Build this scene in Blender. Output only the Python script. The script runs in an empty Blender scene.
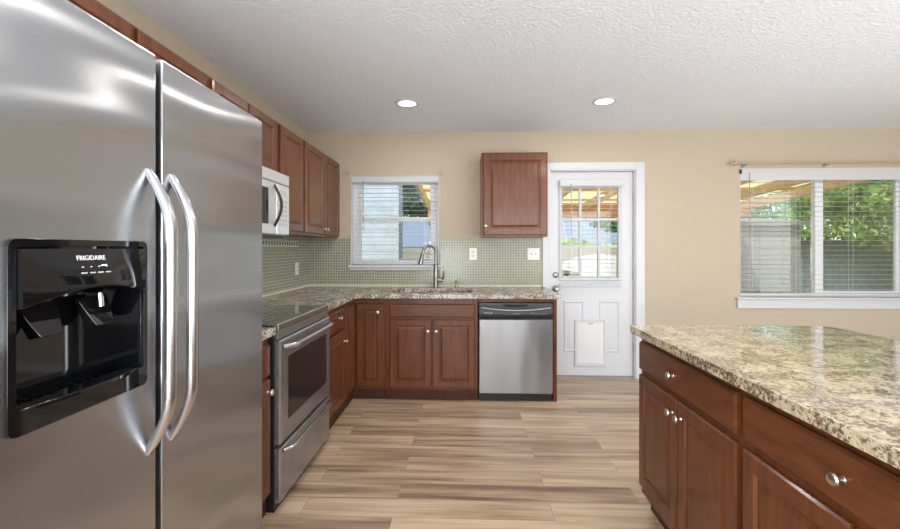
import bpy, bmesh, math, random
from mathutils import Vector, Matrix
R = math.radians
PI = math.pi
random.seed(7)
SC = bpy.context.scene
COL = SC.collection

# ------------------------------------------------------------------ camera
FPX = 440.0
cam_d = bpy.data.cameras.new('camera')
cam_d.sensor_fit = 'HORIZONTAL'
cam_d.sensor_width = 36.0
cam_d.lens = 36.0 * FPX / 900.0
cam_d.shift_x = 0.0
cam_d.shift_y = -15.5 / 900.0
cam_d.clip_start = 0.02
cam_d.clip_end = 300
cam = bpy.data.objects.new('camera', cam_d)
COL.objects.link(cam)
cam.location = (0, 0, 1.274)
cam.rotation_euler = (R(90), 0, math.atan(16 / FPX))
SC.camera = cam

# ------------------------------------------------------------------ world, sun, added fill lights, exposure
SC.view_settings.view_transform = 'Standard'
SC.view_settings.look = 'None'
SC.view_settings.gamma = 1
SC.view_settings.use_curve_mapping = False
SC.view_settings.exposure = 0.0
W = bpy.data.worlds.new('sky_world')
SC.world = W
W.use_nodes = True
wn = W.node_tree
sky = wn.nodes.new('ShaderNodeTexSky')
sky.sky_type = 'NISHITA'
sky.sun_disc = False
sky.sun_elevation = R(52)
sky.sun_rotation = R(200)
sky.air_density = 1.2
sky.dust_density = 1.5
wn.links.new(sky.outputs[0], wn.nodes['Background'].inputs[0])
wn.nodes['Background'].inputs[1].default_value = 0.38

def lamp(name, kind, loc, rot, energy, color=(1, 1, 1), **kw):
    d = bpy.data.lights.new(name, kind)
    d.energy = energy
    d.color = color
    for k, v in kw.items():
        setattr(d, k, v)
    o = bpy.data.objects.new(name, d)
    COL.objects.link(o)
    o.location = loc
    o.rotation_euler = rot
    return o
lamp('sun', 'SUN', (0, -10, 20), (R(36), 0, R(-22)), 4.2, (1.0, 0.95, 0.86), angle=R(0.6))
# added fill lights in made-up openings behind the camera and on the right
lamp('rear_fill_light', 'AREA', (2.2, -3.15, 1.35), (R(90), 0, 0), 95, (0.95, 0.98, 1.0), shape='RECTANGLE', size=3.4, size_y=1.9)
lamp('side_fill_light', 'AREA', (5.60, -0.3, 1.35), (R(90), 0, R(90)), 62, (0.97, 0.985, 1.0), shape='RECTANGLE', size=3.0, size_y=1.9)
# three unseen fill lights added to brighten the ceiling and room
lamp('island_up_fill', 'AREA', (2.6, 2.2, 0.40), (R(180), R(14), 0), 9, (0.86, 0.93, 1.0), shape='DISK', size=1.4)
lamp('rear_up_fill', 'AREA', (3.1, -1.2, 0.7), (R(156), 0, R(16)), 105, (0.86, 0.93, 1.0), shape='DISK', size=2.2)
lamp('aisle_up_fill', 'AREA', (-0.62, -1.3, 1.0), (R(140), 0, R(-6)), 100, (0.88, 0.94, 1.0), shape='DISK', size=1.5)

# ------------------------------------------------------------------ materials
MATS = {}
def newmat(name):
    m = bpy.data.materials.new(name)
    m.use_nodes = True
    MATS[name] = m
    nt = m.node_tree
    return m, nt, nt.nodes['Principled BSDF']
def setp(b, **kw):
    for k, v in kw.items():
        k = k.replace('_', ' ')
        if k in b.inputs:
            b.inputs[k].default_value = v
def flat(name, col, rough=0.5, metal=0.0, bump=0.0, bscale=60, spec=0.5, coat=0.0, var=0.04, bdist=0.004):
    m, nt, b = newmat(name)
    setp(b, Roughness=rough, Metallic=metal, Specular_IOR_Level=spec, Coat_Weight=coat)
    tc = nt.nodes.new('ShaderNodeTexCoord')
    n = nt.nodes.new('ShaderNodeTexNoise')
    n.inputs['Scale'].default_value = bscale
    n.inputs['Detail'].default_value = 4
    nt.links.new(tc.outputs['Object'], n.inputs['Vector'])
    mx = nt.nodes.new('ShaderNodeMix')
    mx.data_type = 'RGBA'
    mx.inputs[6].default_value = (*[c * (1 - var) for c in col], 1)
    mx.inputs[7].default_value = (*[min(1, c * (1 + var)) for c in col], 1)
    nt.links.new(n.outputs['Fac'], mx.inputs[0])
    nt.links.new(mx.outputs[2], b.inputs['Base Color'])
    if bump:
        bp = nt.nodes.new('ShaderNodeBump')
        bp.inputs['Strength'].default_value = bump
        bp.inputs['Distance'].default_value = bdist
        nt.links.new(n.outputs['Fac'], bp.inputs['Height'])
        nt.links.new(bp.outputs[0], b.inputs['Normal'])
    return m
def ramp(nt, stops, fac):
    r = nt.nodes.new('ShaderNodeValToRGB')
    el = r.color_ramp.elements
    while len(el) < len(stops):
        el.new(0.5)
    for e, (p, c) in zip(el, stops):
        e.position = p
        e.color = (*c, 1)
    nt.links.new(fac, r.inputs[0])
    return r
def mapping(nt, scale, src='Object', loc=(0, 0, 0)):
    tc = nt.nodes.new('ShaderNodeTexCoord')
    mp = nt.nodes.new('ShaderNodeMapping')
    mp.inputs['Scale'].default_value = scale
    mp.inputs['Location'].default_value = loc
    nt.links.new(tc.outputs[src], mp.inputs[0])
    return mp
def wood(name, scale, dark, light, rough=0.36, coat=0.3):
    m, nt, b = newmat(name)
    mp = mapping(nt, scale)
    n = nt.nodes.new('ShaderNodeTexNoise')
    n.inputs['Scale'].default_value = 3
    n.inputs['Detail'].default_value = 6
    n.inputs['Distortion'].default_value = 0.6
    nt.links.new(mp.outputs[0], n.inputs['Vector'])
    r = ramp(nt, [(0.3, dark), (0.7, light)], n.outputs['Fac'])
    nt.links.new(r.outputs[0], b.inputs['Base Color'])
    setp(b, Roughness=rough, Coat_Weight=coat, Coat_Roughness=0.13, Specular_IOR_Level=0.35)
    return m
wood('cherry', (14, 14, 1.6), (0.090, 0.026, 0.0085), (0.165, 0.051, 0.016))
wood('cherry_side', (2, 2, 16), (0.090, 0.026, 0.0085), (0.165, 0.051, 0.016))
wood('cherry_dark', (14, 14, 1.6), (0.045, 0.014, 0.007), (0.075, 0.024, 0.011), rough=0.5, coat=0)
wood('rafter_wood', (3, 3, 3), (0.62, 0.42, 0.20), (0.82, 0.60, 0.32), rough=0.7, coat=0)
wood('beam_wood', (3, 3, 3), (0.62, 0.27, 0.08), (0.80, 0.40, 0.14), rough=0.7, coat=0)
flat('wall_paint', (0.51, 0.43, 0.328), 0.8, bump=0.6, bdist=0.006, bscale=40, var=0.03)
flat('ceiling_paint', (0.83, 0.87, 0.925), 0.9, bump=1.0, bdist=0.007, bscale=55, var=0.05)
flat('white_paint', (0.62, 0.63, 0.655), 0.35, var=0.01)
flat('white_vinyl', (0.85, 0.86, 0.88), 0.3, var=0.01)
m = flat('blind_white', (0.76, 0.77, 0.79), 0.4, var=0.01)
_t = m.node_tree.nodes.new('ShaderNodeBsdfTranslucent'); _t.inputs[0].default_value = (0.9, 0.9, 0.88, 1)
_x = m.node_tree.nodes.new('ShaderNodeMixShader'); _x.inputs[0].default_value = 0.3
m.node_tree.links.new(m.node_tree.nodes['Principled BSDF'].outputs[0], _x.inputs[1]); m.node_tree.links.new(_t.outputs[0], _x.inputs[2])
m.node_tree.links.new(_x.outputs[0], m.node_tree.nodes['Material Output'].inputs[0])
flat('pet_white', (0.72, 0.73, 0.73), 0.3, var=0.02)
flat('cord_grey', (0.35, 0.36, 0.40), 0.6)
flat('nickel', (0.62, 0.59, 0.56), 0.28, 1.0, var=0.03)
flat('satin_steel_faucet', (0.30, 0.285, 0.27), 0.3, 1.0, var=0.03)
flat('chrome', (0.8, 0.8, 0.8), 0.12, 1.0)
flat('gloss_black', (0.005, 0.005, 0.006), 0.05, spec=0.55, var=0.1)
flat('satin_black', (0.016, 0.016, 0.017), 0.35, var=0.1)
flat('cooktop_glass', (0.02, 0.02, 0.022), 0.05, spec=0.8, coat=0.6)
flat('oven_glass', (0.02, 0.02, 0.022), 0.1, spec=0.4)
flat('plate_white', (0.85, 0.85, 0.83), 0.3)
flat('slot_grey', (0.25, 0.25, 0.25), 0.5)
flat('grey_print', (0.55, 0.56, 0.58), 0.5)
flat('soft_print', (0.30, 0.31, 0.33), 0.5)
flat('rod_tan', (0.50, 0.40, 0.26), 0.35, 0.3)
flat('caulk_cream', (0.72, 0.66, 0.52), 0.5)
flat('fence_grey', (0.38, 0.385, 0.40), 0.9, bscale=8, var=0.3)
flat('fence_tan', (0.36, 0.33, 0.27), 0.9, bscale=8, var=0.15)
flat('shed_siding', (0.19, 0.185, 0.16), 0.8, bscale=4, var=0.06)
flat('shed_roof', (0.14, 0.12, 0.10), 0.9, bscale=20, var=0.2)
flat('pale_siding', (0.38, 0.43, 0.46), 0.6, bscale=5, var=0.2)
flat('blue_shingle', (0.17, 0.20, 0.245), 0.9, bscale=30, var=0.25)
flat('house_stucco', (0.62, 0.60, 0.58), 0.9)
flat('bark', (0.12, 0.08, 0.05), 0.9, bscale=20, var=0.3)
flat('lawn', (0.10, 0.20, 0.05), 0.95, bscale=40, var=0.4)
flat('patio_concrete', (0.42, 0.41, 0.39), 0.9, bscale=10, var=0.08)
flat('sink_steel', (0.45, 0.46, 0.47), 0.3, 1.0)
flat('dark_gap', (0.01, 0.01, 0.01), 0.8)
flat('sticker_navy', (0.01, 0.02, 0.06), 0.5)

def steel(name, col, rough, grain, wave=0.0, aniso=0.0, metal=1.0, tan=(0, 1, 0), wsc=(1, 0.9, 3.2)):
    m, nt, b = newmat(name)
    mp = mapping(nt, grain)
    n = nt.nodes.new('ShaderNodeTexNoise')
    n.inputs['Scale'].default_value = 8
    n.inputs['Detail'].default_value = 3
    nt.links.new(mp.outputs[0], n.inputs['Vector'])
    r = ramp(nt, [(0.25, tuple(c * 0.97 for c in col)), (0.75, tuple(min(1, c * 1.03) for c in col))], n.outputs['Fac'])
    nt.links.new(r.outputs[0], b.inputs['Base Color'])
    mr = nt.nodes.new('ShaderNodeMapRange')
    mr.inputs['To Min'].default_value = rough * 0.85
    mr.inputs['To Max'].default_value = rough * 1.2
    nt.links.new(n.outputs['Fac'], mr.inputs['Value'])
    b.inputs['Roughness'].default_value = rough
    setp(b, Metallic=metal)
    bp = nt.nodes.new('ShaderNodeBump')
    bp.inputs['Strength'].default_value = 0.0
    bp.inputs['Distance'].default_value = 0.0006
    nt.links.new(n.outputs['Fac'], bp.inputs['Height'])
    last = bp
    if aniso:
        cx = nt.nodes.new('ShaderNodeCombineXYZ'); [setattr(cx.inputs[q], 'default_value', tan[q]) for q in range(3)]
        nt.links.new(cx.outputs[0], b.inputs['Tangent']); b.inputs['Anisotropic'].default_value = aniso
    if wave:
        mp2 = mapping(nt, wsc)
        n2 = nt.nodes.new('ShaderNodeTexNoise')
        n2.inputs['Scale'].default_value = 1.6
        n2.inputs['Detail'].default_value = 0
        nt.links.new(mp2.outputs[0], n2.inputs['Vector'])
        b2 = nt.nodes.new('ShaderNodeBump')
        b2.inputs['Strength'].default_value = 1
        b2.inputs['Distance'].default_value = wave
        nt.links.new(n2.outputs['Fac'], b2.inputs['Height'])
        nt.links.new(bp.outputs[0], b2.inputs['Normal'])
        last = b2
    nt.links.new(last.outputs[0], b.inputs['Normal'])
    return m
steel('fridge_steel', (0.42, 0.43, 0.45), 0.2, (1, 1.2, 90), wave=0.018, metal=0.95, aniso=0.93)
steel('appliance_steel', (0.38, 0.39, 0.41), 0.24, (2, 2, 60), wave=0.008, metal=0.75, aniso=0.7, tan=(0, 0, 1), wsc=(4, 4, 0.6))
steel('handle_steel', (0.55, 0.555, 0.57), 0.24, (4, 4, 2), metal=0.95)
steel('microwave_steel', (0.78, 0.80, 0.84), 0.3, (2, 2, 60), metal=0.5)

# floor planks
m, nt, b = newmat('plank_floor')
mp = mapping(nt, (1, 1, 1), loc=(0.35, 0.05, 0))
br = nt.nodes.new('ShaderNodeTexBrick')
br.offset = 0.37
br.offset_frequency = 2
br.inputs['Color1'].default_value = (0, 0, 0, 1)
br.inputs['Color2'].default_value = (1, 1, 1, 1)
br.inputs['Mortar'].default_value = (0.5, 0.5, 0.5, 1)
br.inputs['Scale'].default_value = 1
br.inputs['Brick Width'].default_value = 1.22
br.inputs['Row Height'].default_value = 0.152
br.inputs['Mortar Size'].default_value = 0.0012
br.inputs['Mortar Smooth'].default_value = 0.3
br.inputs['Bias'].default_value = 0
nt.links.new(mp.outputs[0], br.inputs['Vector'])
mp2 = mapping(nt, (0.8, 12, 1))
n1 = nt.nodes.new('ShaderNodeTexNoise')
n1.noise_dimensions = '4D'
n1.inputs['Scale'].default_value = 1.5
n1.inputs['Detail'].default_value = 5
n1.inputs['Distortion'].default_value = 0.5
nt.links.new(mp2.outputs[0], n1.inputs['Vector'])
mu = nt.nodes.new('ShaderNodeMath')
mu.operation = 'MULTIPLY'
mu.inputs[1].default_value = 37.0
nt.links.new(br.outputs['Color'], mu.inputs[0])
nt.links.new(mu.outputs[0], n1.inputs['W'])
mp3 = mapping(nt, (1.6, 60, 1))
n2 = nt.nodes.new('ShaderNodeTexNoise')
n2.inputs['Scale'].default_value = 2
n2.inputs['Detail'].default_value = 6
nt.links.new(mp3.outputs[0], n2.inputs['Vector'])
a1 = nt.nodes.new('ShaderNodeMath'); a1.operation = 'MULTIPLY_ADD'
a1.inputs[1].default_value = 0.22; a1.inputs[2].default_value = -0.11
nt.links.new(br.outputs['Color'], a1.inputs[0])
a2 = nt.nodes.new('ShaderNodeMath'); a2.operation = 'ADD'
nt.links.new(a1.outputs[0], a2.inputs[0]); nt.links.new(n1.outputs['Fac'], a2.inputs[1])
a3 = nt.nodes.new('ShaderNodeMath'); a3.operation = 'MULTIPLY_ADD'
a3.inputs[1].default_value = 0.34
nt.links.new(n2.outputs['Fac'], a3.inputs[0]); nt.links.new(a2.outputs[0], a3.inputs[2])
r = ramp(nt, [(0.37, (0.16, 0.096, 0.060)), (0.52, (0.30, 0.200, 0.132)), (0.65, (0.455, 0.32, 0.21)), (0.85, (0.62, 0.465, 0.32))], a3.outputs[0])
mm = nt.nodes.new('ShaderNodeMix'); mm.data_type = 'RGBA'
mm.inputs[7].default_value = (0.14, 0.09, 0.06, 1)
nt.links.new(r.outputs[0], mm.inputs[6])
ms = nt.nodes.new('ShaderNodeMath'); ms.operation = 'MULTIPLY'; ms.inputs[1].default_value = 0.6
nt.links.new(br.outputs['Fac'], ms.inputs[0]); nt.links.new(ms.outputs[0], mm.inputs[0])
nt.links.new(mm.outputs[2], b.inputs['Base Color'])
setp(b, Roughness=0.36)
bp = nt.nodes.new('ShaderNodeBump'); bp.inputs['Strength'].default_value = 0.15; bp.inputs['Distance'].default_value = 0.001
nt.links.new(n2.outputs['Fac'], bp.inputs['Height']); nt.links.new(bp.outputs[0], b.inputs['Normal'])

# granite
def granite(name, cream, tan, rough, dark_amt, coat=0.0):
    m, nt, b = newmat(name)
    mp = mapping(nt, (1, 1, 1))
    n = nt.nodes.new('ShaderNodeTexNoise'); n.inputs['Scale'].default_value = 20; n.inputs['Detail'].default_value = 8
    n.inputs['Roughness'].default_value = 0.7; n.inputs['Distortion'].default_value = 1.2
    nt.links.new(mp.outputs[0], n.inputs['Vector'])
    base = ramp(nt, [(0.34, tan), (0.46, tuple((a + c) / 2 for a, c in zip(cream, tan))), (0.55, cream), (0.75, tuple(min(1, c * 1.12) for c in cream))], n.outputs['Fac'])
    n2 = nt.nodes.new('ShaderNodeTexNoise'); n2.inputs['Scale'].default_value = 95; n2.inputs['Detail'].default_value = 4; n2.inputs['Roughness'].default_value = 0.7
    nt.links.new(mp.outputs[0], n2.inputs['Vector'])
    n3 = nt.nodes.new('ShaderNodeTexNoise'); n3.inputs['Scale'].default_value = 13; n3.inputs['Detail'].default_value = 3
    nt.links.new(mp.outputs[0], n3.inputs['Vector'])
    ad = nt.nodes.new('ShaderNodeMath'); ad.operation = 'MULTIPLY_ADD'; ad.inputs[1].default_value = 0.45
    nt.links.new(n3.outputs['Fac'], ad.inputs[0]); nt.links.new(n2.outputs['Fac'], ad.inputs[2])
    k = ramp(nt, [(0.60 + dark_amt, (1, 1, 1)), (0.655 + dark_amt, (0, 0, 0))], ad.outputs[0])
    # inverted mask: bright = dark specks
    v = nt.nodes.new('ShaderNodeTexVoronoi'); v.inputs['Scale'].default_value = 120
    nt.links.new(mp.outputs[0], v.inputs['Vector'])
    vr = ramp(nt, [(0.0, (0.05, 0.045, 0.04)), (0.5, (0.24, 0.17, 0.11)), (1.0, (0.13, 0.12, 0.11))], v.outputs['Color'])
    mx = nt.nodes.new('ShaderNodeMix'); mx.data_type = 'RGBA'
    nt.links.new(k.outputs[0], mx.inputs[0])
    nt.links.new(vr.outputs[0], mx.inputs[6]); nt.links.new(base.outputs[0], mx.inputs[7])
    nt.links.new(mx.outputs[2], b.inputs['Base Color'])
    setp(b, Roughness=rough, Coat_Weight=coat, Coat_Roughness=0.02)
    return m
granite('granite', (0.72, 0.69, 0.61), (0.50, 0.45, 0.36), 0.26, 0.06)
granite('granite_gold', (0.66, 0.58, 0.42), (0.46, 0.34, 0.20), 0.12, 0.11, 0.6)
granite('granite_edge', (0.46, 0.40, 0.28), (0.22, 0.16, 0.10), 0.2, 0.02)

# glass mosaic tile
def mosaic(name, c1, c2, grout, size, gap):
    m, nt, b = newmat(name)
    tc = nt.nodes.new('ShaderNodeTexCoord')
    sp = nt.nodes.new('ShaderNodeSeparateXYZ')
    nt.links.new(tc.outputs['Object'], sp.inputs[0])
    ad = nt.nodes.new('ShaderNodeMath'); ad.operation = 'ADD'
    nt.links.new(sp.outputs[0], ad.inputs[0]); nt.links.new(sp.outputs[1], ad.inputs[1])
    cb = nt.nodes.new('ShaderNodeCombineXYZ')
    nt.links.new(ad.outputs[0], cb.inputs[0]); nt.links.new(sp.outputs[2], cb.inputs[1])
    br = nt.nodes.new('ShaderNodeTexBrick'); br.offset = 0
    br.inputs['Color1'].default_value = (*c1, 1); br.inputs['Color2'].default_value = (*c2, 1)
    br.inputs['Mortar'].default_value = (*grout, 1); br.inputs['Scale'].default_value = 1
    br.inputs['Brick Width'].default_value = size[0]; br.inputs['Row Height'].default_value = size[1]
    br.inputs['Mortar Size'].default_value = gap; br.inputs['Mortar Smooth'].default_value = 0.1
    nt.links.new(cb.outputs[0], br.inputs['Vector'])
    nt.links.new(br.outputs['Color'], b.inputs['Base Color'])
    mr = nt.nodes.new('ShaderNodeMapRange'); mr.inputs['To Min'].default_value = 0.18; mr.inputs['To Max'].default_value = 0.7
    nt.links.new(br.outputs['Fac'], mr.inputs['Value']); nt.links.new(mr.outputs[0], b.inputs['Roughness'])
    bp = nt.nodes.new('ShaderNodeBump'); bp.invert = True; bp.inputs['Strength'].default_value = 0.4; bp.inputs['Distance'].default_value = 0.001
    nt.links.new(br.outputs['Fac'], bp.inputs['Height']); nt.links.new(bp.outputs[0], b.inputs['Normal'])
mosaic('mosaic_tile', (0.205, 0.22, 0.155), (0.285, 0.295, 0.215), (0.47, 0.465, 0.375), (0.0265, 0.0265), 0.0028)
mosaic('accent_mosaic', (0.06, 0.09, 0.08), (0.12, 0.15, 0.13), (0.66, 0.68, 0.62), (0.052, 0.054), 0.011)

def glass(name, tint=(1, 1, 1), refl=1.0):
    m = bpy.data.materials.new(name); m.use_nodes = True; MATS[name] = m
    nt = m.node_tree; nt.nodes.clear()
    o = nt.nodes.new('ShaderNodeOutputMaterial'); t = nt.nodes.new('ShaderNodeBsdfTransparent'); g = nt.nodes.new('ShaderNodeBsdfGlossy')
    t.inputs[0].default_value = (*tint, 1); g.inputs['Roughness'].default_value = 0.01
    f = nt.nodes.new('ShaderNodeFresnel'); f.inputs[0].default_value = 1.45
    mu = nt.nodes.new('ShaderNodeMath'); mu.operation = 'MULTIPLY'; mu.inputs[1].default_value = refl
    mx = nt.nodes.new('ShaderNodeMixShader')
    nt.links.new(f.outputs[0], mu.inputs[0]); nt.links.new(mu.outputs[0], mx.inputs[0])
    nt.links.new(t.outputs[0], mx.inputs[1]); nt.links.new(g.outputs[0], mx.inputs[2]); nt.links.new(mx.outputs[0], o.inputs[0])
glass('window_glass', (0.96, 0.98, 0.98), 1.0)

def leafmat(name, c1, c2):
    m, nt, b = newmat(name)
    mp = mapping(nt, (1, 1, 1))
    n = nt.nodes.new('ShaderNodeTexNoise'); n.inputs['Scale'].default_value = 3.5; n.inputs['Detail'].default_value = 5
    nt.links.new(mp.outputs[0], n.inputs['Vector'])
    r = ramp(nt, [(0.35, c1), (0.65, c2)], n.outputs['Fac'])
    nt.links.new(r.outputs[0], b.inputs['Base Color'])
    setp(b, Roughness=0.5)
    tr = nt.nodes.new('ShaderNodeBsdfTranslucent'); nt.links.new(r.outputs[0], tr.inputs[0])
    mx = nt.nodes.new('ShaderNodeMixShader'); mx.inputs[0].default_value = 0.4
    nt.links.new(b.outputs[0], mx.inputs[1]); nt.links.new(tr.outputs[0], mx.inputs[2])
    nt.links.new(mx.outputs[0], nt.nodes['Material Output'].inputs[0])
leafmat('leaf_bright', (0.16, 0.34, 0.05), (0.50, 0.66, 0.16))
leafmat('leaf_mid', (0.08, 0.22, 0.05), (0.28, 0.46, 0.14))
leafmat('leaf_dark', (0.03, 0.10, 0.06), (0.12, 0.26, 0.15))
m, nt, b = newmat('cover_panel')
setp(b, Roughness=0.6); b.inputs['Base Color'].default_value = (0.95, 0.85, 0.6, 1)
tr = nt.nodes.new('ShaderNodeBsdfTranslucent'); tr.inputs[0].default_value = (1.0, 0.90, 0.62, 1)
mx = nt.nodes.new('ShaderNodeMixShader'); mx.inputs[0].default_value = 0.7
nt.links.new(b.outputs[0], mx.inputs[1]); nt.links.new(tr.outputs[0], mx.inputs[2])
nt.links.new(mx.outputs[0], nt.nodes['Material Output'].inputs[0])
m, nt, b = newmat('lamp_lens')
b.inputs['Base Color'].default_value = (1, 1, 1, 1)
b.inputs['Emission Color'].default_value = (1, 0.98, 0.95, 1)
b.inputs['Emission Strength'].default_value = 3.0

# ------------------------------------------------------------------ helpers
def tag(o, label=None, cat=None, group=None, kind=None):
    if label: o['label'] = label
    if cat: o['category'] = cat
    if group: o['group'] = group
    if kind: o['kind'] = kind
    return o
def thing(name, label, cat, loc=(0, 0, 0), group=None):
    o = bpy.data.objects.new(name, None)
    o.empty_display_size = 0.05
    COL.objects.link(o)
    o.location = loc
    return tag(o, label, cat, group)
def origin(o):
    v = Vector((0, 0, 0))
    while o is not None:
        v += o.location
        o = o.parent
    return v
class MB:
    def __init__(s, T=None):
        s.bm = bmesh.new(); s.T = T
    def v(s, p):
        p = Vector(p)
        return s.bm.verts.new(s.T @ p if s.T else p)
    def face(s, vs):
        try: return s.bm.faces.new(vs)
        except ValueError: return None
    def box(s, x0, x1, y0, y1, z0, z1):
        vs = [s.v((x, y, z)) for z in (z0, z1) for y in (y0, y1) for x in (x0, x1)]
        for q in ((0, 2, 3, 1), (4, 5, 7, 6), (0, 1, 5, 4), (2, 6, 7, 3), (0, 4, 6, 2), (1, 3, 7, 5)):
            s.face([vs[i] for i in q])
        return s
    def loft(s, rings, cap0=True, cap1=True, closed=True):
        rs = [[s.v(p) for p in r] for r in rings]
        n = len(rs[0])
        for a, b in zip(rs, rs[1:]):
            for i in range(n if closed else n - 1):
                j = (i + 1) % n
                s.face([a[i], a[j], b[j], b[i]])
        if cap0: s.face(rs[0][::-1])
        if cap1: s.face(rs[-1])
        return s
    def tube(s, pts, r, seg=12, flat=1.0, up=None):
        pts = [Vector(p) for p in pts]
        rings = []
        prev = None
        for i, p in enumerate(pts):
            t = (pts[min(i + 1, len(pts) - 1)] - pts[max(i - 1, 0)]).normalized()
            if prev is None:
                a = Vector(up) if up else (Vector((0, 0, 1)) if abs(t.z) < 0.9 else Vector((1, 0, 0)))
            else: a = prev
            u = (a - t * a.dot(t)).normalized()
            prev = u
            w = t.cross(u)
            rr = r[i] if isinstance(r, (list, tuple)) else r
            rings.append([p + u * math.cos(k * 2 * PI / seg) * rr + w * math.sin(k * 2 * PI / seg) * rr * flat for k in range(seg)])
        return s.loft(rings)
    def lathe(s, c, axis, prof, seg=20):
        c = Vector(c); ax = Vector(axis).normalized()
        u = ax.orthogonal().normalized(); w = ax.cross(u)
        return s.loft([[c + ax * h + (u * math.cos(k * 2 * PI / seg) + w * math.sin(k * 2 * PI / seg)) * max(r, 1e-4) for k in range(seg)] for r, h in prof])
    def slab(s, outline, holes, f0, f1):
        # outline and holes: 2-D loops; f0/f1 map a 2-D point to the two faces of the slab
        bmt = bmesh.new()
        for lp in [outline] + holes:
            vs = [bmt.verts.new((p[0], p[1], 0)) for p in lp]
            for i in range(len(vs)): bmt.edges.new((vs[i], vs[(i + 1) % len(vs)]))
        bmesh.ops.triangle_fill(bmt, use_beauty=True, use_dissolve=False, edges=bmt.edges[:])
        a = {v: s.v(f0(v.co.x, v.co.y)) for v in bmt.verts}
        b_ = {v: s.v(f1(v.co.x, v.co.y)) for v in bmt.verts}
        for f in bmt.faces:
            s.face([a[v] for v in f.verts][::-1]); s.face([b_[v] for v in f.verts])
        for e in bmt.edges:
            if len(e.link_faces) == 1:
                p, q = e.verts
                s.face([a[p], a[q], b_[q], b_[p]])
        bmt.free()
        return s
    def build(s, name, mat, parent=None, bevel=0.0, smooth=35, seg=2):
        me = bpy.data.meshes.new(name)
        bmesh.ops.recalc_face_normals(s.bm, faces=s.bm.faces[:])
        if parent is not None:
            bmesh.ops.translate(s.bm, verts=s.bm.verts[:], vec=-origin(parent))
        s.bm.to_mesh(me); s.bm.free()
        o = bpy.data.objects.new(name, me)
        COL.objects.link(o)
        mats = mat if isinstance(mat, (list, tuple)) else [mat]
        for mm_ in mats: me.materials.append(MATS[mm_])
        if smooth:
            for p in me.polygons: p.use_smooth = True
            me.set_sharp_from_angle(angle=R(smooth))
        if parent is not None: o.parent = parent
        if bevel:
            md = o.modifiers.new('bevel', 'BEVEL'); md.width = bevel; md.segments = seg; md.limit_method = 'ANGLE'; md.angle_limit = R(40)
            md.harden_normals = True
        return o
def frame(org, u, n):
    u = Vector(u); n = Vector(n); z = Vector((0, 0, 1)); o = Vector(org)
    return Matrix(((u.x, n.x, z.x, o.x), (u.y, n.y, z.y, o.y), (u.z, n.z, z.z, o.z), (0, 0, 0, 1)))
# local frame: a = along the width, b = outwards, z = up
def rect_rings(a0, a1, z0, z1, prof):
    out = []
    for ins, h in prof:
        out.append([(a0 + ins, h, z0 + ins), (a1 - ins, h, z0 + ins), (a1 - ins, h, z1 - ins), (a0 + ins, h, z1 - ins)])
    return out
def panel_door(T, a0, a1, z0, z1, parent, knob=None, name='door', rail=0.052, mat='cherry', t=0.019):
    w = a1 - a0
    rail = min(rail, w * 0.24)
    prof = [(0, 0.0005), (0, t - 0.006), (0.006, t), (rail, t), (rail + 0.006, t - 0.009), (rail + 0.013, t - 0.009), (rail + 0.030, t - 0.001), (rail + 0.032, t - 0.001)]
    o = MB(T).loft(rect_rings(a0, a1, z0, z1, prof)).build(name, mat, parent, smooth=20)
    if knob: add_knob(T, knob, t, o)
    return o
def add_knob(T, knob, t, parent, s=1.0):
    p = T @ Vector((knob[0], t, knob[1])); n = (T.to_3x3() @ Vector((0, 1, 0)))
    return MB().lathe(p, n, [(0.008 * s, 0), (0.0065 * s, 0.002), (0.005 * s, 0.010), (0.006 * s, 0.014), (0.0145 * s, 0.018), (0.0155 * s, 0.022), (0.013 * s, 0.027), (0.006 * s, 0.0295), (0.0, 0.030)], 18).build('knob', 'nickel', parent)
def drawer_front(T, a0, a1, z0, z1, parent, knob=None, mat='cherry_side', t=0.019, name='drawer'):
    prof = [(0, 0.0005), (0, t - 0.007), (0.004, t - 0.004), (0.008, t), (0.010, t)]
    o = MB(T).loft(rect_rings(a0, a1, z0, z1, prof)).build(name, mat, parent, smooth=20)
    if knob: add_knob(T, knob, t, o)
    return o
def carcass(T, a0, a1, depth, z0, z1, parent, mat='cherry', face='cherry'):
    MB(T).box(a0, a1, -depth, -0.0005, z0, z1).build('body', mat, parent, bevel=0.001)
def toe(T, a0, a1, depth, parent):
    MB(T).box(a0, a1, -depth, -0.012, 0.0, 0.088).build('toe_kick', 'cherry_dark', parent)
def text_mesh(txt, size, mat, parent, M, name='lettering', ext=0.0004, align='LEFT'):
    cu = bpy.data.curves.new(name, 'FONT'); cu.body = txt; cu.size = size; cu.extrude = ext; cu.align_x = align
    to = bpy.data.objects.new('tmp', cu); COL.objects.link(to)
    bpy.context.view_layer.update()
    me = bpy.data.meshes.new_from_object(to.evaluated_get(bpy.context.evaluated_depsgraph_get()))
    bpy.data.objects.remove(to); bpy.data.curves.remove(cu)
    me.transform(Matrix.Translation(-origin(parent)) @ M)
    me.name = name; me.materials.clear(); me.materials.append(MATS[mat])
    o = bpy.data.objects.new(name, me); COL.objects.link(o); o.parent = parent
    return o
def struct(o): o['kind'] = 'structure'; return o
def copy_tree(o, parent=None):
    c = o.copy(); COL.objects.link(c); c.parent = parent
    for ch in list(o.children): copy_tree(ch, c)
    return c

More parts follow.
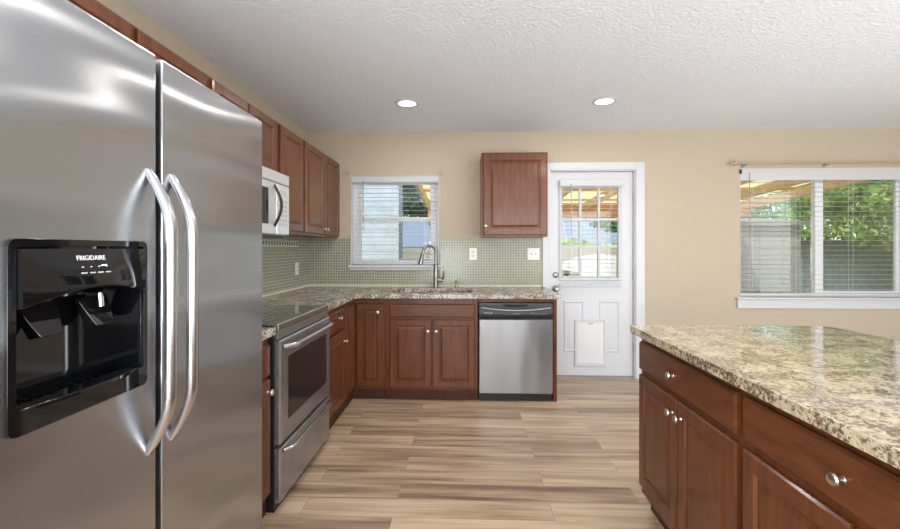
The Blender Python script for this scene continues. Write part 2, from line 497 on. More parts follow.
# ------------------------------------------------------------------ room shell
D = 4.40; XL = -1.59; XR = 5.65; YR = -3.2; H = 2.44; WT = 0.14
struct(MB().box(XL - .2, XR + .2, YR - .2, D + WT, -0.1, 0).build('floor', 'plank_floor', smooth=0))
struct(MB().box(XL - .2, XR + .2, YR - .2, D + WT, H, H + 0.12).build('ceiling', 'ceiling_paint', smooth=0))
struct(MB().box(XL - .14, XL, YR - .14, D + WT, 0, H).build('wall_left', 'wall_paint', smooth=0))
mb = MB()
mb.box(XR, XR + .14, 1.25, D + WT, 0, H); mb.box(XR, XR + .14, YR, -1.85, 0, H)
mb.box(XR, XR + .14, -1.85, 1.25, 0, 0.38); mb.box(XR, XR + .14, -1.85, 1.25, 2.30, H)  # opening made up for the side fill light
struct(mb.build('wall_right', 'wall_paint', smooth=0))
mb = MB()
mb.box(XL, 0.45, YR - .14, YR, 0, H); mb.box(3.95, XR + .14, YR - .14, YR, 0, H)
mb.box(0.45, 3.95, YR - .14, YR, 0, .38); mb.box(0.45, 3.95, YR - .14, YR, 2.30, H)  # opening made up for the rear fill light
struct(mb.build('wall_front', 'wall_paint', smooth=0))
SW = (-1.159, -0.272, 1.085, 2.008)      # sink window opening
DW = (0.825, 1.672, 0.0, 2.058)          # door opening
BW = (2.672, 4.30, 0.80, 2.062)         # large window opening
mb = MB()
def wb(x0, x1, z0, z1): mb.box(x0, x1, D, D + WT, z0, z1)
wb(XL, SW[0], 0, H); wb(SW[0], SW[1], 0, SW[2]); wb(SW[0], SW[1], SW[3], H)
wb(SW[1], DW[0], 0, H); wb(DW[0], DW[1], DW[3], H); wb(DW[1], BW[0], 0, H)
wb(BW[0], BW[1], 0, BW[2]); wb(BW[0], BW[1], BW[3], H); wb(BW[1], XR + .14, 0, H)
struct(mb.build('wall_back', 'wall_paint', smooth=0))
# baseboards (right part of the back wall and the far right wall)
struct(MB().box(1.765, XR, D - .014, D - .0005, 0, 0.085).build('baseboard_back', 'white_paint', bevel=.003))
struct(MB().box(XR - .014, XR - .0005, -3.1, D - .02, 0, 0.085).build('baseboard_right', 'white_paint', bevel=.003))

# backsplash mosaic, set into the setting
TZ = 1.384
mb = MB()
mb.box(XL + .008, SW[0] - .012, D - .008, D - .0003, .9005, TZ); mb.box(SW[0] - .012, SW[1] + .012, D - .008, D - .0003, .9005, 1.062)
mb.box(SW[1] + .012, 0.744, D - .008, D - .0003, .9005, TZ)
ts = struct(mb.build('trim_1', 'mosaic_tile', smooth=0)); ts['label'] = 'green grey glass mosaic backsplash under the sink window'
ts = struct(MB().box(XL + .0003, XL + .008, 1.56, D - .0003, .9005, 1.3835).build('trim_2', 'mosaic_tile', smooth=0))
acc = MB().box(XL + .008, XL + .0105, 2.2, 4.10, 1.292, 1.345).build('accent_strip', 'accent_mosaic', ts, smooth=0)
acc['label'] = 'band of dark upright glass tiles'
struct(MB().box(XL + .009, .744, D - .014, D - .0083, .9006, .916).box(XL + .0083, XL + .014, 2.9, D - .014, .9006, .916).build('trim_3', 'caulk_cream', smooth=0))

# ------------------------------------------------------------------ sink window
def framebox(mb, x0, x1, z0, z1, y0, y1, l, r_, b_, t):
    mb.box(x0, x0 + l, y0, y1, z0, z1); mb.box(x1 - r_, x1, y0, y1, z0, z1)
    mb.box(x0 + l, x1 - r_, y0, y1, z0, z0 + b_); mb.box(x0 + l, x1 - r_, y0, y1, z1 - t, z1)
w1 = thing('window_1', None, None, (-0.715, D, 1.085)); struct(w1)
mb = MB(); framebox(mb, SW[0] + .001, SW[1] - .001, SW[2] + .001, SW[3] - .001, D + .07, D + WT - .005, .045, .045, .03, .03)
mb.build('window_frame', 'white_vinyl', w1, bevel=.003)
mb = MB(); framebox(mb, SW[0] + .045, SW[1] - .045, 1.555, SW[3] - .031, D + .095, D + .125, .045, .045, .03, .045); mb.build('upper_sash', 'white_vinyl', w1, bevel=.003)
mb = MB(); framebox(mb, SW[0] + .045, SW[1] - .045, SW[2] + .031, 1.60, D + .072, D + .094, .045, .045, .045, .045); mb.build('lower_sash', 'white_vinyl', w1, bevel=.003)
MB().box(SW[0] + .088, SW[1] - .088, D + .108, D + .112, 1.58, SW[3] - .07).box(SW[0] + .088, SW[1] - .088, D + .081, D + .085, SW[2] + .07, 1.56).build('pane', 'window_glass', w1, smooth=0)
mb = MB(); framebox(mb, SW[0] - .0, SW[1] + .0, SW[2], SW[3], D - .004, D + .07, .006, .006, .004, .006); mb.build('reveal_lining', 'white_paint', w1)
MB().box(SW[0] - .022, SW[1] + .02, D - .042, D + .068, 1.088, 1.112).build('sill', 'white_paint', w1, bevel=.006)
MB().box(SW[0] - .012, SW[1] + .012, D - .02, D - .0005, 1.062, 1.088).build('apron', 'white_paint', w1, bevel=.003)

# ------------------------------------------------------------------ blinds
def blind(name_label, cat, x0, x1, zt, zb, y, depth=0.046, pitch=0.0445, tilt=6, cords=(), wand=None, head=0.045, group=None, valance=None, thick=0.0009):
    t = thing('horizontal_blind', name_label, cat, ((x0 + x1) / 2, y, zb), group)
    MB().box(x0, x1, y - depth / 2, y + depth / 2, zt - head, zt).build('headrail', 'blind_white', t, bevel=.003)
    if valance:
        MB().box(x0 - .004, x1 + .004, y - depth / 2 - .014, y - depth / 2 - .003, zt - valance, zt + .004).build('valance', 'blind_white', t, bevel=.003)
    MB().box(x0 + .003, x1 - .003, y - depth / 2, y + depth / 2, zb, zb + .020).build('bottom_rail', 'blind_white', t, bevel=.003)
    mb = MB()
    z = zb + .02 + pitch * .8
    ct, st = math.cos(R(tilt)) * depth / 2, math.sin(R(tilt)) * depth / 2
    while z < zt - head - .01:
        q = [(y - ct, z - st), (y, z + .0018), (y + ct, z + st)]
        rings = []
        for x in (x0 + .004, x1 - .004):
            rings.append([(x, a, b) for a, b in q] + [(x, a, b + thick) for a, b in q[::-1]])
        mb.loft(rings); z += pitch
    mb.build('slats', 'blind_white', t, smooth=0)
    mb = MB()
    for c in cords:
        for dy in (-depth / 2 - .002, depth / 2 + .002):
            mb.box(c - .001, c + .001, y + dy - .0007, y + dy + .0007, zb + .01, zt - head + .001)
    mb.build('ladder_cords', 'blind_white', t, smooth=0)
    if wand:
        MB().tube([(wand[0], y - depth / 2 - .02, zt - head + .01), (wand[0], y - depth / 2 - .022, wand[1])], .004, 8).build('wand', 'cord_grey', t)
    return t
blind('white slatted blind hanging in the window above the kitchen sink', 'blind', SW[0] + .010, SW[1] - .010, SW[3] - .008, 1.118, D + .036, depth=.044, tilt=1,
      cords=(-1.08, -.36, -.72), wand=(-1.03, 1.45), valance=.055)

# ------------------------------------------------------------------ door
d1 = thing('door_1', None, None, (1.24, D + .04, 0)); struct(d1)
YD0, YD1 = D + .042, D + .085
L = (0.955, 1.518, 0.985, 1.885)   # lite opening
mb = MB(); framebox(mb, DW[0] + .014, DW[1] - .014, .012, DW[3] - .014, YD0, YD1, L[0] - DW[0] - .014, DW[1] - .014 - L[1], L[2] - .012, DW[3] - .014 - L[3])
mb.build('door_slab', 'white_paint', d1)
def emb(x0, x1, z0, z1):
    T = frame((x1, YD0, 0), (-1, 0, 0), (0, -1, 0))
    return MB(T).loft(rect_rings(0, x1 - x0, z0, z1, [(0, .0002), (.006, .007), (.014, .008), (.022, .002), (.03, .001), (.05, .007), (.052, .007)])).build('raised_panel', 'white_paint', d1, smooth=25)
emb(0.978, 1.178, 0.245, 0.76); emb(1.328, 1.53, 0.245, 0.76)
mb = MB(); framebox(mb, L[0] - .025, L[1] + .025, L[2] - .025, L[3] + .025, YD0 - .012, YD0 - .0005, .03, .03, .03, .03); mb.build('lite_frame', 'white_paint', d1, bevel=.004)
mb = MB()
for x in (1.1435, 1.328): mb.box(x - .011, x + .011, YD0 + .006, YD1 - .006, L[2], L[3])
for z in (1.57, 1.30): mb.box(L[0], L[1], YD0 + .007, YD1 - .007, z - .011, z + .011)
mb.build('muntins', 'white_paint', d1, smooth=0)
MB().box(L[0], L[1], YD0 + .020, YD0 + .024, L[2], L[3]).build('pane', 'window_glass', d1, smooth=0)
MB().slab([(.985, 1.06), (.985, 1.015), (1.012, .99), (1.04, 1.015), (1.04, 1.06)], [], lambda x, z: (x, YD0 + .026, z), lambda x, z: (x, YD0 + .0275, z)).build('sticker', 'sticker_navy', d1, smooth=0)
# pet door
pd = MB(); framebox(pd, 1.084, 1.396, .105, .575, YD0 - .018, YD0 - .0085, .026, .026, .026, .026)
pdo = pd.build('pet_door', 'white_paint', d1, bevel=.004)
MB().box(1.111, 1.369, YD0 - .014, YD0 - .010, .132, .548).build('flap', 'pet_white', pdo, bevel=.002)
MB().tube([(1.215, YD0 - .0165, .535), (1.24, YD0 - .0172, .528), (1.265, YD0 - .0165, .535)], .004, 8).build('flap_badge', 'slot_grey', pdo)
for z, rr in ((1.014, .026), (.876, .027)):
    k = MB().lathe((.896, YD0, z), (0, -1, 0), [(rr + .006, 0), (rr + .006, .004), (rr, .008), (.012, .010), (.012, .03), (rr, .036), (rr + .001, .052), (rr * .7, .062), (0, .064)] if z < 1 else [(rr + .004, 0), (rr + .004, .006), (rr - .002, .016), (rr * .5, .02), (0, .021)], 22)
    k.build('door_knob' if z < 1 else 'deadbolt', 'satin_steel_faucet', d1)
for z in (1.79, 1.02, .30):
    MB().tube([(1.664, YD0 - .006, z - .045), (1.664, YD0 - .006, z + .045)], .007, 10).build('hinge', 'slot_grey', d1)
MB().box(DW[0] + .014, DW[1] - .014, YD0 - .002, YD1, 0.0, .011).build('door_sweep', 'slot_grey', d1)
# jamb and casing
mb = MB(); mb.box(DW[0] - .0, DW[0] + .012, D - .002, D + WT, 0, DW[3]); mb.box(DW[1] - .012, DW[1], D - .002, D + WT, 0, DW[3]); mb.box(DW[0] + .012, DW[1] - .012, D - .002, D + WT, DW[3] - .012, DW[3])
struct(mb.build('trim_4', 'white_paint'))
mb = MB()
T0 = DW[3] + .072
for (x0, x1) in ((DW[0] - .068, DW[0] + .003), (DW[1] - .003, DW[1] + .082)):
    mb.box(x0, x1, D - .018, D - .0006, 0, T0)
mb.box(DW[0] + .003, DW[1] - .003, D - .018, D - .0006, DW[3] - .003, T0)
struct(mb.build('trim_5', 'white_paint', bevel=.003))
blind('white slatted blind over the glass of the back door', 'blind', .93, 1.545, 1.955, .905, YD0 - .037, depth=.026, pitch=.042, tilt=0, cords=(1.05, 1.43), wand=(1.035, 1.42), head=.05, valance=.06)

# ------------------------------------------------------------------ large window
w2 = thing('window_2', None, None, (3.42, D, .80)); struct(w2)
mb = MB(); framebox(mb, BW[0] + .001, BW[1] - .001, BW[2] + .001, BW[3] - .001, D + .07, D + WT - .004, .035, .04, .03, .03)
mb.box(3.446, 3.522, D + .072, D + WT - .006, BW[2] + .03, BW[3] - .03)
mb.build('window_frame', 'white_vinyl', w2, bevel=.003)
mb = MB(); framebox(mb, 3.5225, BW[1] - .0405, BW[2] + .0305, BW[3] - .0305, D + .085, D + .115, .008, .03, .03, .03); mb.build('sash', 'white_vinyl', w2, bevel=.003)
MB().box(BW[0] + .03, 3.43, D + .10, D + .104, BW[2] + .025, BW[3] - .025).box(3.51, BW[1] - .06, D + .094, D + .098, BW[2] + .05, BW[3] - .05).build('pane', 'window_glass', w2, smooth=0)
mb = MB(); framebox(mb, BW[0], BW[1], BW[2], BW[3], D - .004, D + .07, .005, .005, .004, .005); mb.build('reveal_lining', 'white_paint', w2)
MB().box(BW[0] - .045, 4.345, D - .055, D + .068, .788, .806).build('sill', 'white_paint', w2, bevel=.006)
MB().box(BW[0] - .03, 4.33, D - .022, D - .0006, .695, .788).build('apron', 'white_paint', w2, bevel=.006)
wb_ = blind('white slatted blind spanning the wide dining window', 'blind', BW[0] + .008, BW[1] - .008, BW[3] - .004, .822, D + .030, depth=.046, pitch=.0475, tilt=0, cords=(2.80, 3.25, 3.75, 4.18), wand=(2.76, 1.20), head=.05, valance=.115)
MB().box(BW[0] + .0005, BW[0] + .007, D + .0, D + .05, BW[3] - .06, BW[3] - .008).box(BW[0] - .006, BW[0] + .016, D - .012, D - .0095, BW[3] - .055, BW[3] - .012).build('mounting_bracket', 'satin_black', wb_)
# curtain rod
cr = thing('curtain_rod', 'tan curtain rod with a finial above the wide window', 'curtain rod', (3.5, D - .07, 2.085))
MB().tube([(2.63, D - .07, 2.10), (4.60, D - .07, 2.10)], .011, 12).build('rod', 'rod_tan', cr)
MB().lathe((2.63, D - .07, 2.10), (-1, 0, 0), [(.011, 0), (.014, .004), (.009, .012), (.022, .026), (.026, .04), (.018, .055), (.008, .064), (.012, .074), (.004, .09), (0, .092)], 16).build('finial', 'rod_tan', cr)
for x in (2.70, 3.47):
    MB().tube([(x, D - .002, 2.085), (x, D - .065, 2.085)], .005, 8).lathe((x, D - .001, 2.085), (0, -1, 0), [(.018, 0), (.018, .004), (.006, .006)]).build('bracket', 'slot_grey', cr)
# small empty curtain brackets over the sink window
for x, s_ in ((-1.185, 'left'), (-.245, 'right')):
    o = MB().box(x - .006, x + .006, D - .03, D - .0008, 2.02, 2.055).box(x - .006, x + .006, D - .034, D - .028, 2.02, 2.066).build('curtain_bracket', 'rod_tan', bevel=.002)
    tag(o, 'tiny bare curtain bracket at the %s top corner of the sink window' % s_, 'bracket', 'curtain brackets over the sink window')

# ------------------------------------------------------------------ outlets
def plate(label, org, u, n, w, h, kinds, cat='outlet'):
    T = frame(org, u, n)
    t = thing('wall_outlet' if cat == 'outlet' else 'light_switch', label, cat, org)
    MB(T).loft(rect_rings(-w / 2, w / 2, -h / 2, h / 2, [(0, 0), (0, .003), (.004, .0055), (.006, .0055)])).build('cover_plate', 'plate_white', t)
    for i, k in enumerate(kinds):
        cx = (i - (len(kinds) - 1) / 2) * .046
        if k == 'o':
            for cz in (-.02, .02):
                f = MB(T).loft(rect_rings(cx - .016, cx + .016, cz - .014, cz + .014, [(0, .0057), (0, .007), (.002, .008), (.003, .008)])).build('socket', 'white_paint', t)
                MB(T).box(cx - .007, cx - .005, .0082, .0086, cz - .004, cz + .006).box(cx + .005, cx + .007, .0082, .0086, cz - .004, cz + .006).build('slots', 'slot_grey', f)
        else:
            MB(T).box(cx - .005, cx + .005, .0057, .014, -.006, .010).build('toggle', 'slot_grey', t, bevel=.002)
plate('white outlet on the mosaic right of the faucet', (.070, D - .0085, 1.224), (1, 0, 0), (0, -1, 0), .075, .118, 'o')
plate('white double switch plate on the mosaic beside the back door', (.668, D - .0085, 1.224), (1, 0, 0), (0, -1, 0), .118, .118, 'ss', 'switch')
plate('white outlet on the mosaic of the left wall near the corner', (XL + .0085, 4.06, 1.09), (0, 1, 0), (1, 0, 0), .075, .118, 'o')

# ------------------------------------------------------------------ base cabinets
CT = .90; CB = .862     # worktop top and underside
YF = 3.70; XF = -.95    # face planes
DB = D - .001 - YF - .009
# corner cabinet, L-shaped with a door on each leg
cc = thing('corner_cabinet', 'cherry corner base cabinet with a narrow door on each leg', 'cabinet', (-1.25, 4.05, 0))
f0 = lambda z: (lambda x, y: (x, y, z))
mb = MB().slab([(XL + .009, 3.385), (XF, 3.385), (XF, YF), (-.682, YF), (-.682, D - .009), (XL + .009, D - .009)], [], f0(.088), f0(CB - .001))
mb.build('body', 'cherry', cc, bevel=.001)
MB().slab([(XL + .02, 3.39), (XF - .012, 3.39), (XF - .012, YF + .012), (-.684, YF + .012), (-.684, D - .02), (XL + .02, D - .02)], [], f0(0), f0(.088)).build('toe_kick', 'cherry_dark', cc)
TB = frame((0, YF, 0), (1, 0, 0), (0, -1, 0))
TLf = frame((XF, 0, 0), (0, 1, 0), (1, 0, 0))
panel_door(TB, -.925, -.692, .108, .815, cc, knob=(-.742, .742))
panel_door(TLf, 3.392, 3.66, .108, .815, cc, rail=.045)
# sink base
sb = thing('sink_cabinet', 'cherry sink base cabinet with two doors and a false drawer front', 'cabinet', (-.3, 4.0, 0))
carcass(TB, -.680, .098, DB, .088, CB - .001, sb); toe(TB, -.680, .098, DB, sb)
drawer_front(TB, -.645, .074, .700, .812, sb, name='false_drawer_front')
panel_door(TB, -.645, -.292, .108, .683, sb, knob=(-.32, .585))
panel_door(TB, -.279, .074, .108, .683, sb, knob=(-.25, .585))
# dishwasher end panel + rail
ep = thing('end_panel', 'cherry end panel closing the run beside the dishwasher', 'panel', (.74, 4.0, 0))
MB().box(.728, .757, YF - .005, D - .0195, 0, CB - .001).build('side_panel', 'cherry', ep, bevel=.002)
MB().box(.100, .727, YF + .0, YF + .03, .828, CB - .001).build('top_rail', 'cherry_side', ep, bevel=.001)
# drawer cabinet between range and corner
lc = thing('drawer_cabinet', 'narrow cherry base cabinet between the range and the corner', 'cabinet', (-1.25, 3.12, 0))
DL = XF - (XL + .009)
carcass(TLf, 2.872, 3.383, DL, .088, CB - .001, lc); toe(TLf, 2.874, 3.383, DL, lc)
drawer_front(TLf, 2.890, 3.372, .672, .820, lc, knob=(3.20, .765))
panel_door(TLf, 2.890, 3.372, .108, .655, lc, knob=(3.335, .57))
# cabinet between fridge and range
gc = thing('drawer_cabinet', 'cherry base cabinet squeezed between the fridge and the range', 'cabinet', (-1.25, 1.82, 0))
carcass(TLf, 1.560, 2.080, DL, .088, CB - .001, gc); toe(TLf, 1.56, 2.08, DL, gc)
drawer_front(TLf, 1.575, 2.066, .672, .820, gc, knob=(1.82, .745))
panel_door(TLf, 1.575, 2.066, .108, .655, gc, knob=(2.035, .60))

# ------------------------------------------------------------------ worktops
def worktop(name, label, outline, holes, mat='granite', ez=.038):
    t = MB().slab(outline, holes, f0(CT - ez), f0(CT)).build(name, mat, bevel=.006, seg=3)
    tag(t, label, 'worktop'); return t
XE, YE = -.908, 3.622
hole = [(-.655, 3.80), (-.63, 3.775), (.03, 3.775), (.055, 3.80), (.055, 4.13), (.03, 4.155), (-.63, 4.155), (-.655, 4.13)]
wt = worktop('granite_worktop', 'speckled cream granite worktop running from the range round past the sink', [(XL + .009, 2.874), (XE, 2.874), (XE, YE - .03), (XE + .03, YE), (.775, YE), (.782, YE + .01), (.782, D - .020), (.742, D - .020), (.742, D - .009), (XL + .009, D - .009)], [hole])
worktop('granite_worktop', 'small piece of cream granite worktop between the fridge and the range', [(XL + .009, 1.56), (XE, 1.56), (XE, 2.078), (XL + .009, 2.078)], [])

# sink
sk = thing('kitchen_sink', 'double bowl steel sink set under the granite below the window', 'sink', (-.3, 3.965, .70))
for x0, x1 in ((-.648, -.315), (-.285, .048)):
    mb = MB()
    y0, y1 = 3.782, 4.148
    r0 = [(x0, y0), (x1, y0), (x1, y1), (x0, y1)]
    ins = lambda d, z: [(x0 + d, y0 + d, z), (x1 - d, y0 + d, z), (x1 - d, y1 - d, z), (x0 + d, y1 - d, z)]
    mb.loft([ins(-.002, CB - .002), ins(.004, CB - .002), ins(.012, .70), ins(.03, .69)], cap0=False)
    o = mb.build('basin', 'sink_steel', sk)
    MB().lathe(((x0 + x1) / 2, (y0 + y1) / 2, .6905), (0, 0, 1), [(.04, 0), (.04, .003), (.03, .004), (.0, .002)]).build('drain', 'chrome', o)
# faucet
fc = thing('faucet', 'brushed steel gooseneck faucet behind the sink', 'faucet', (-.290, 4.215, CT))
fx, fy = -.290, 4.215
MB().lathe((fx, fy, CT + .0005), (0, 0, 1), [(.032, 0), (.032, .006), (.024, .012), (.022, .10), (.024, .12), (.021, .14), (.023, .215), (.020, .225), (.013, .235)], 22).build('faucet_body', 'satin_steel_faucet', fc)
pts = [(fx, fy, CT + .22), (fx, fy, CT + .30)]
cx_, rz = -.078, .078
for k in range(0, 11):
    a = PI * k / 10 * .93
    q = .070
    dx = -(q - q * math.cos(a)); pts.append((fx + dx * .82, fy + dx * .55, CT + .335 + q * math.sin(a)))
e = pts[-1]
pts.append((e[0] - .008, e[1] - .004, e[2] - .035))
MB().tube(pts, .0125, 14).build('spout', 'satin_steel_faucet', fc)
e = Vector(pts[-1]); dv = Vector((-.22, -.12, -1)).normalized()
MB().lathe(e - dv * .01, dv, [(.013, 0), (.0175, .012), (.019, .05), (.023, .085), (.021, .10), (.015, .101)], 18).build('spray_head', 'satin_steel_faucet', fc)
h_ = MB().lathe((fx + .018, fy, CT + .075), (1, 0, 0), [(.016, 0), (.018, .02), (.017, .045), (.010, .052)], 16).tube([(fx + .058, fy, CT + .075), (fx + .072, fy - .01, CT + .10), (fx + .078, fy - .02, CT + .165)], [.008, .007, .006], 10)
h_.build('lever', 'satin_steel_faucet', fc)
sd = thing('soap_dispenser', 'small steel soap pump right of the faucet', 'soap dispenser', (-.095, 4.23, CT))
MB().lathe((-.095, 4.23, CT + .0005), (0, 0, 1), [(.022, 0), (.022, .004), (.012, .008), (.011, .035), (.007, .04), (.007, .055), (.013, .058), (.012, .068), (0, .070)]).build('pump_body', 'satin_steel_faucet', sd)
MB().tube([(-.095, 4.23, CT + .062), (-.095, 4.20, CT + .066), (-.095, 4.17, CT + .056)], .005, 8).build('nozzle', 'satin_steel_faucet', sd)

# ------------------------------------------------------------------ dishwasher
dw = thing('dishwasher', 'stainless dishwasher with a black control strip under the worktop', 'dishwasher', (.415, 4.0, 0))
TD = frame((.104, YF, 0), (1, 0, 0), (0, -1, 0)); w_ = .618
MB(TD).box(.004, w_ - .004, -.58, -.0005, .062, .820).build('tub_body', 'satin_black', dw)
MB(TD).loft(rect_rings(.004, w_ - .002, .068, .688, [(0, 0), (0, .018), (.006, .024), (.010, .024)])).build('door_panel', 'appliance_steel', dw)
# control strip: bowed handle pocket along the top
n_ = 24; mb = MB(TD); rings = []
for i in range(n_ + 1):
    a = .004 + (w_ - .006) * i / n_; s_ = 2 * i / n_ - 1
    d_ = .022 * max(0, 1 - s_ * s_ * 1.1)
    zt = .786 - d_
    rings.append([(a, 0, .692), (a, .022, .692), (a, .030, .705), (a, .030, zt - .004), (a, .022, zt + .004), (a, .018, .822), (a, 0, .822)])
cp = mb.loft(rings).build('control_panel', 'satin_black', dw, smooth=50)
MB(TD).loft([[(a, .0225, z + dz) for a, z, dz in ((.20 + k * .021, .792 + (abs(k - 5) / 5) ** 2 * .010 - .0, 0) for k in range(11))] + [(.41 - k * .021, .0225, .812) for k in range(11)],
             [(.20 + k * .021, .0245, .792 + (abs(k - 5) / 5) ** 2 * .010) for k in range(11)] + [(.41 - k * .021, .0245, .812) for k in range(11)]]).build('handle_pocket', 'dark_gap', cp, smooth=0)
mb = MB(TD)
for i in range(n_):
    p = []
    for j in (i, i + 1):
        s_ = 2 * j / n_ - 1; p.append((.02 + (w_ - .04) * j / n_, .786 - .022 * max(0, 1 - s_ * s_ * 1.1)))
    mb.loft([[(p[0][0], .0245, p[0][1] - .002), (p[0][0], .0315, p[0][1] - .004), (p[0][0], .0245, p[0][1] + .003)], [(p[1][0], .0245, p[1][1] - .002), (p[1][0], .0315, p[1][1] - .004), (p[1][0], .0245, p[1][1] + .003)]])
mb.build('handle_lip', 'grey_print', cp)
MT = Matrix.Translation((0.15, YF - .0305, .737)) @ Matrix.Rotation(R(90), 4, 'X')
text_mesh('FRIGIDAIRE', .014, 'grey_print', cp, MT)
for a in (.285, .298, .311, .324, .337): MB(TD).box(a, a + .009, .0302, .0308, .733, .737).build('printed_word', 'soft_print', cp, smooth=0)
for a, z in ((.43, .738), (.45, .742), (.465, .730), (.485, .738), (.50, .728), (.525, .738), (.535, .730), (.555, .734)): MB(TD).box(a, a + .010, .0302, .0308, z, z + .004).build('button_mark', 'soft_print', cp, smooth=0)
MB(TD).box(.006, w_ - .006, -.10, -.006, 0.0, .060).build('kick_plate', 'satin_black', dw)

# ------------------------------------------------------------------ range
rg = thing('range', 'stainless and black electric range with a flat glass cooktop', 'range', (-1.2, 2.48, 0))
XR_ = -.925; TR = frame((XR_, 0, 0), (0, 1, 0), (1, 0, 0)); y0, y1 = 2.090, 2.862
MB().box(XL + .03, XR_, y0, y1, .0, .885).build('range_body', 'satin_black', rg, bevel=.003)
ck = MB().box(XL + .10, XR_ + .004, y0, y1, .886, .906).build('cooktop', 'cooktop_glass', rg, bevel=.004)
MB().box(XR_ - .035, XR_ + .022, y0 - .0, y1 + .0, .878, .912).build('cooktop_trim', 'handle_steel', ck, bevel=.007, seg=4)
mb = MB()
for (cx0, cy0, rr) in ((-1.12, 2.29, .10), (-1.12, 2.66, .085), (-1.38, 2.29, .085), (-1.38, 2.66, .10)):
    MB().loft([[(cx0 + math.cos(k * PI / 18) * q, cy0 + math.sin(k * PI / 18) * q, .9062) for k in range(36)] for q in (rr, rr - .003)], cap0=False, cap1=False).build('burner_ring', 'soft_print', ck, smooth=0)

bg = MB().box(XL + .03, XL + .10, y0, y1, .886, 1.06).build('back_guard', 'appliance_steel', rg, bevel=.006)
MB(TR).box(y0 + .002, y1 - .002, .0, .018, .835, .875).build('front_panel', 'appliance_steel', rg, bevel=.003)
dr = MB(TR).loft(rect_rings(y0 + .004, y1 - .004, .325, .830, [(0, .0005), (0, .022), (.006, .030), (.010, .030)])).build('oven_door', 'appliance_steel', rg)
MB(TR).loft(rect_rings(2.185, 2.79, .42, .735, [(0, .0302), (0, .0315), (.004, .0325), (.006, .0325)])).build('oven_window', 'oven_glass', dr)
def bow_handle(T, a0, a1, z, parent, out=.05, base=.030, r=.013, drop=0.0):
    pts = []
    N = 22
    for i in range(N + 1):
        s_ = i / N
        if s_ < .10: k = math.sin(s_ / .10 * PI / 2)
        elif s_ > .90: k = math.sin((1 - s_) / .10 * PI / 2)
        else: k = 1
        pts.append(T @ Vector((a0 + (a1 - a0) * s_, base + out * k * (0.85 + .15 * math.sin(s_ * PI)), z - drop * math.sin(s_ * PI))))
    MB().tube(pts, r, 12).build('handle', 'handle_steel', parent)
bow_handle(TR, 2.125, 2.83, .795, dr)
wd = MB(TR).loft(rect_rings(y0 + .004, y1 - .004, .045, .305, [(0, .0005), (0, .022), (.006, .030), (.010, .030)])).build('warming_drawer', 'appliance_steel', rg)
bow_handle(TR, 2.125, 2.83, .285, wd, out=.035, r=.012)

# ------------------------------------------------------------------ microwave
mwv = thing('microwave', 'white steel microwave mounted under the cabinet above the range', 'microwave', (-1.4, 2.51, 1.36))
TM = frame((-1.205, 0, 0), (0, 1, 0), (1, 0, 0)); m0, m1 = 2.135, 2.895
MB().box(XL + .0115, -1.206, m0, m1, 1.362, 1.758).build('case', 'microwave_steel', mwv, bevel=.003)
MB(TM).loft(rect_rings(m0, m1, 1.690, 1.758, [(0, 0), (0, .022), (.004, .026), (.006, .026)])).build('vent_grille', 'microwave_steel', mwv)
md_ = MB(TM).loft(rect_rings(m0, 2.700, 1.366, 1.684, [(0, 0), (0, .022), (.004, .026), (.006, .026)])).build('door', 'microwave_steel', mwv)
MB(TM).loft(rect_rings(m0 + .06, 2.585, 1.425, 1.640, [(0, .0262), (0, .0272), (.003, .028), (.004, .028)])).build('door_window', 'oven_glass', md_)
pts = [TM @ Vector((2.668, .026 + .045 * math.sin(PI * i / 16), 1.415 + .255 * i / 16)) for i in range(17)]
MB().tube(pts, .009, 10).build('handle', 'satin_black', md_)
cpn = MB(TM).loft(rect_rings(2.703, m1, 1.366, 1.684, [(0, 0), (0, .022), (.004, .026), (.006, .026)])).build('control_panel', 'microwave_steel', mwv)
mb = MB(TM)
for r_i in range(6):
    for c_i in range(3): mb.box(2.735 + c_i * .045, 2.765 + c_i * .045, .0262, .0268, 1.42 + r_i * .03, 1.436 + r_i * .03)
mb.box(2.735, 2.855, .0262, .0268, 1.615, 1.65)
mb.build('keypad', 'grey_print', cpn, smooth=0)
MB().box(XL + .02, -1.21, m0 + .01, m1 - .01, 1.345, 1.3615).build('underside', 'satin_black', mwv)

# ------------------------------------------------------------------ fridge
fr = thing('refrigerator', 'tall stainless side by side refrigerator with two curved handles', 'refrigerator', (-1.15, 1.07, 0))
FX = -.720; F0, F1, FS0, FS1 = .612, 1.532, 1.000, 1.018; FZ0, FZ1 = .085, 1.727
MB().box(-1.52, -.800, F0 + .005, F1 - .005, .02, 1.70).build('cabinet_body', 'slot_grey', fr, bevel=.004)
MB().box(-.800, -.790, F0 + .012, F1 - .012, FZ0 + .01, FZ1 - .012).build('gasket', 'dark_gap', fr)
gy = lambda x: (lambda y, z: (x, y, z))
DO = (.672, .952, .992, 1.280)
def rr(y0, y1, z0, z1, r, n=5):
    out = []
    for cy, cz, a0 in ((y1 - r, z0 + r, -90), (y1 - r, z1 - r, 0), (y0 + r, z1 - r, 90), (y0 + r, z0 + r, 180)):
        for k in range(n + 1):
            a = R(a0 + 90 * k / n); out.append((cy + r * math.cos(a), cz + r * math.sin(a)))
    return out
fd = MB().slab([(F0, FZ0), (FS0, FZ0), (FS0, FZ1), (F0, FZ1)], [[(DO[0], DO[2]), (DO[1], DO[2]), (DO[1], DO[3]), (DO[0], DO[3])]], gy(-.789), gy(FX)).build('freezer_door', 'fridge_steel', fr, bevel=.007, seg=3)
rd = MB().slab([(FS1, FZ0), (F1, FZ0), (F1, FZ1), (FS1, FZ1)], [], gy(-.789), gy(FX)).build('fresh_food_door', 'fridge_steel', fr, bevel=.007, seg=3)
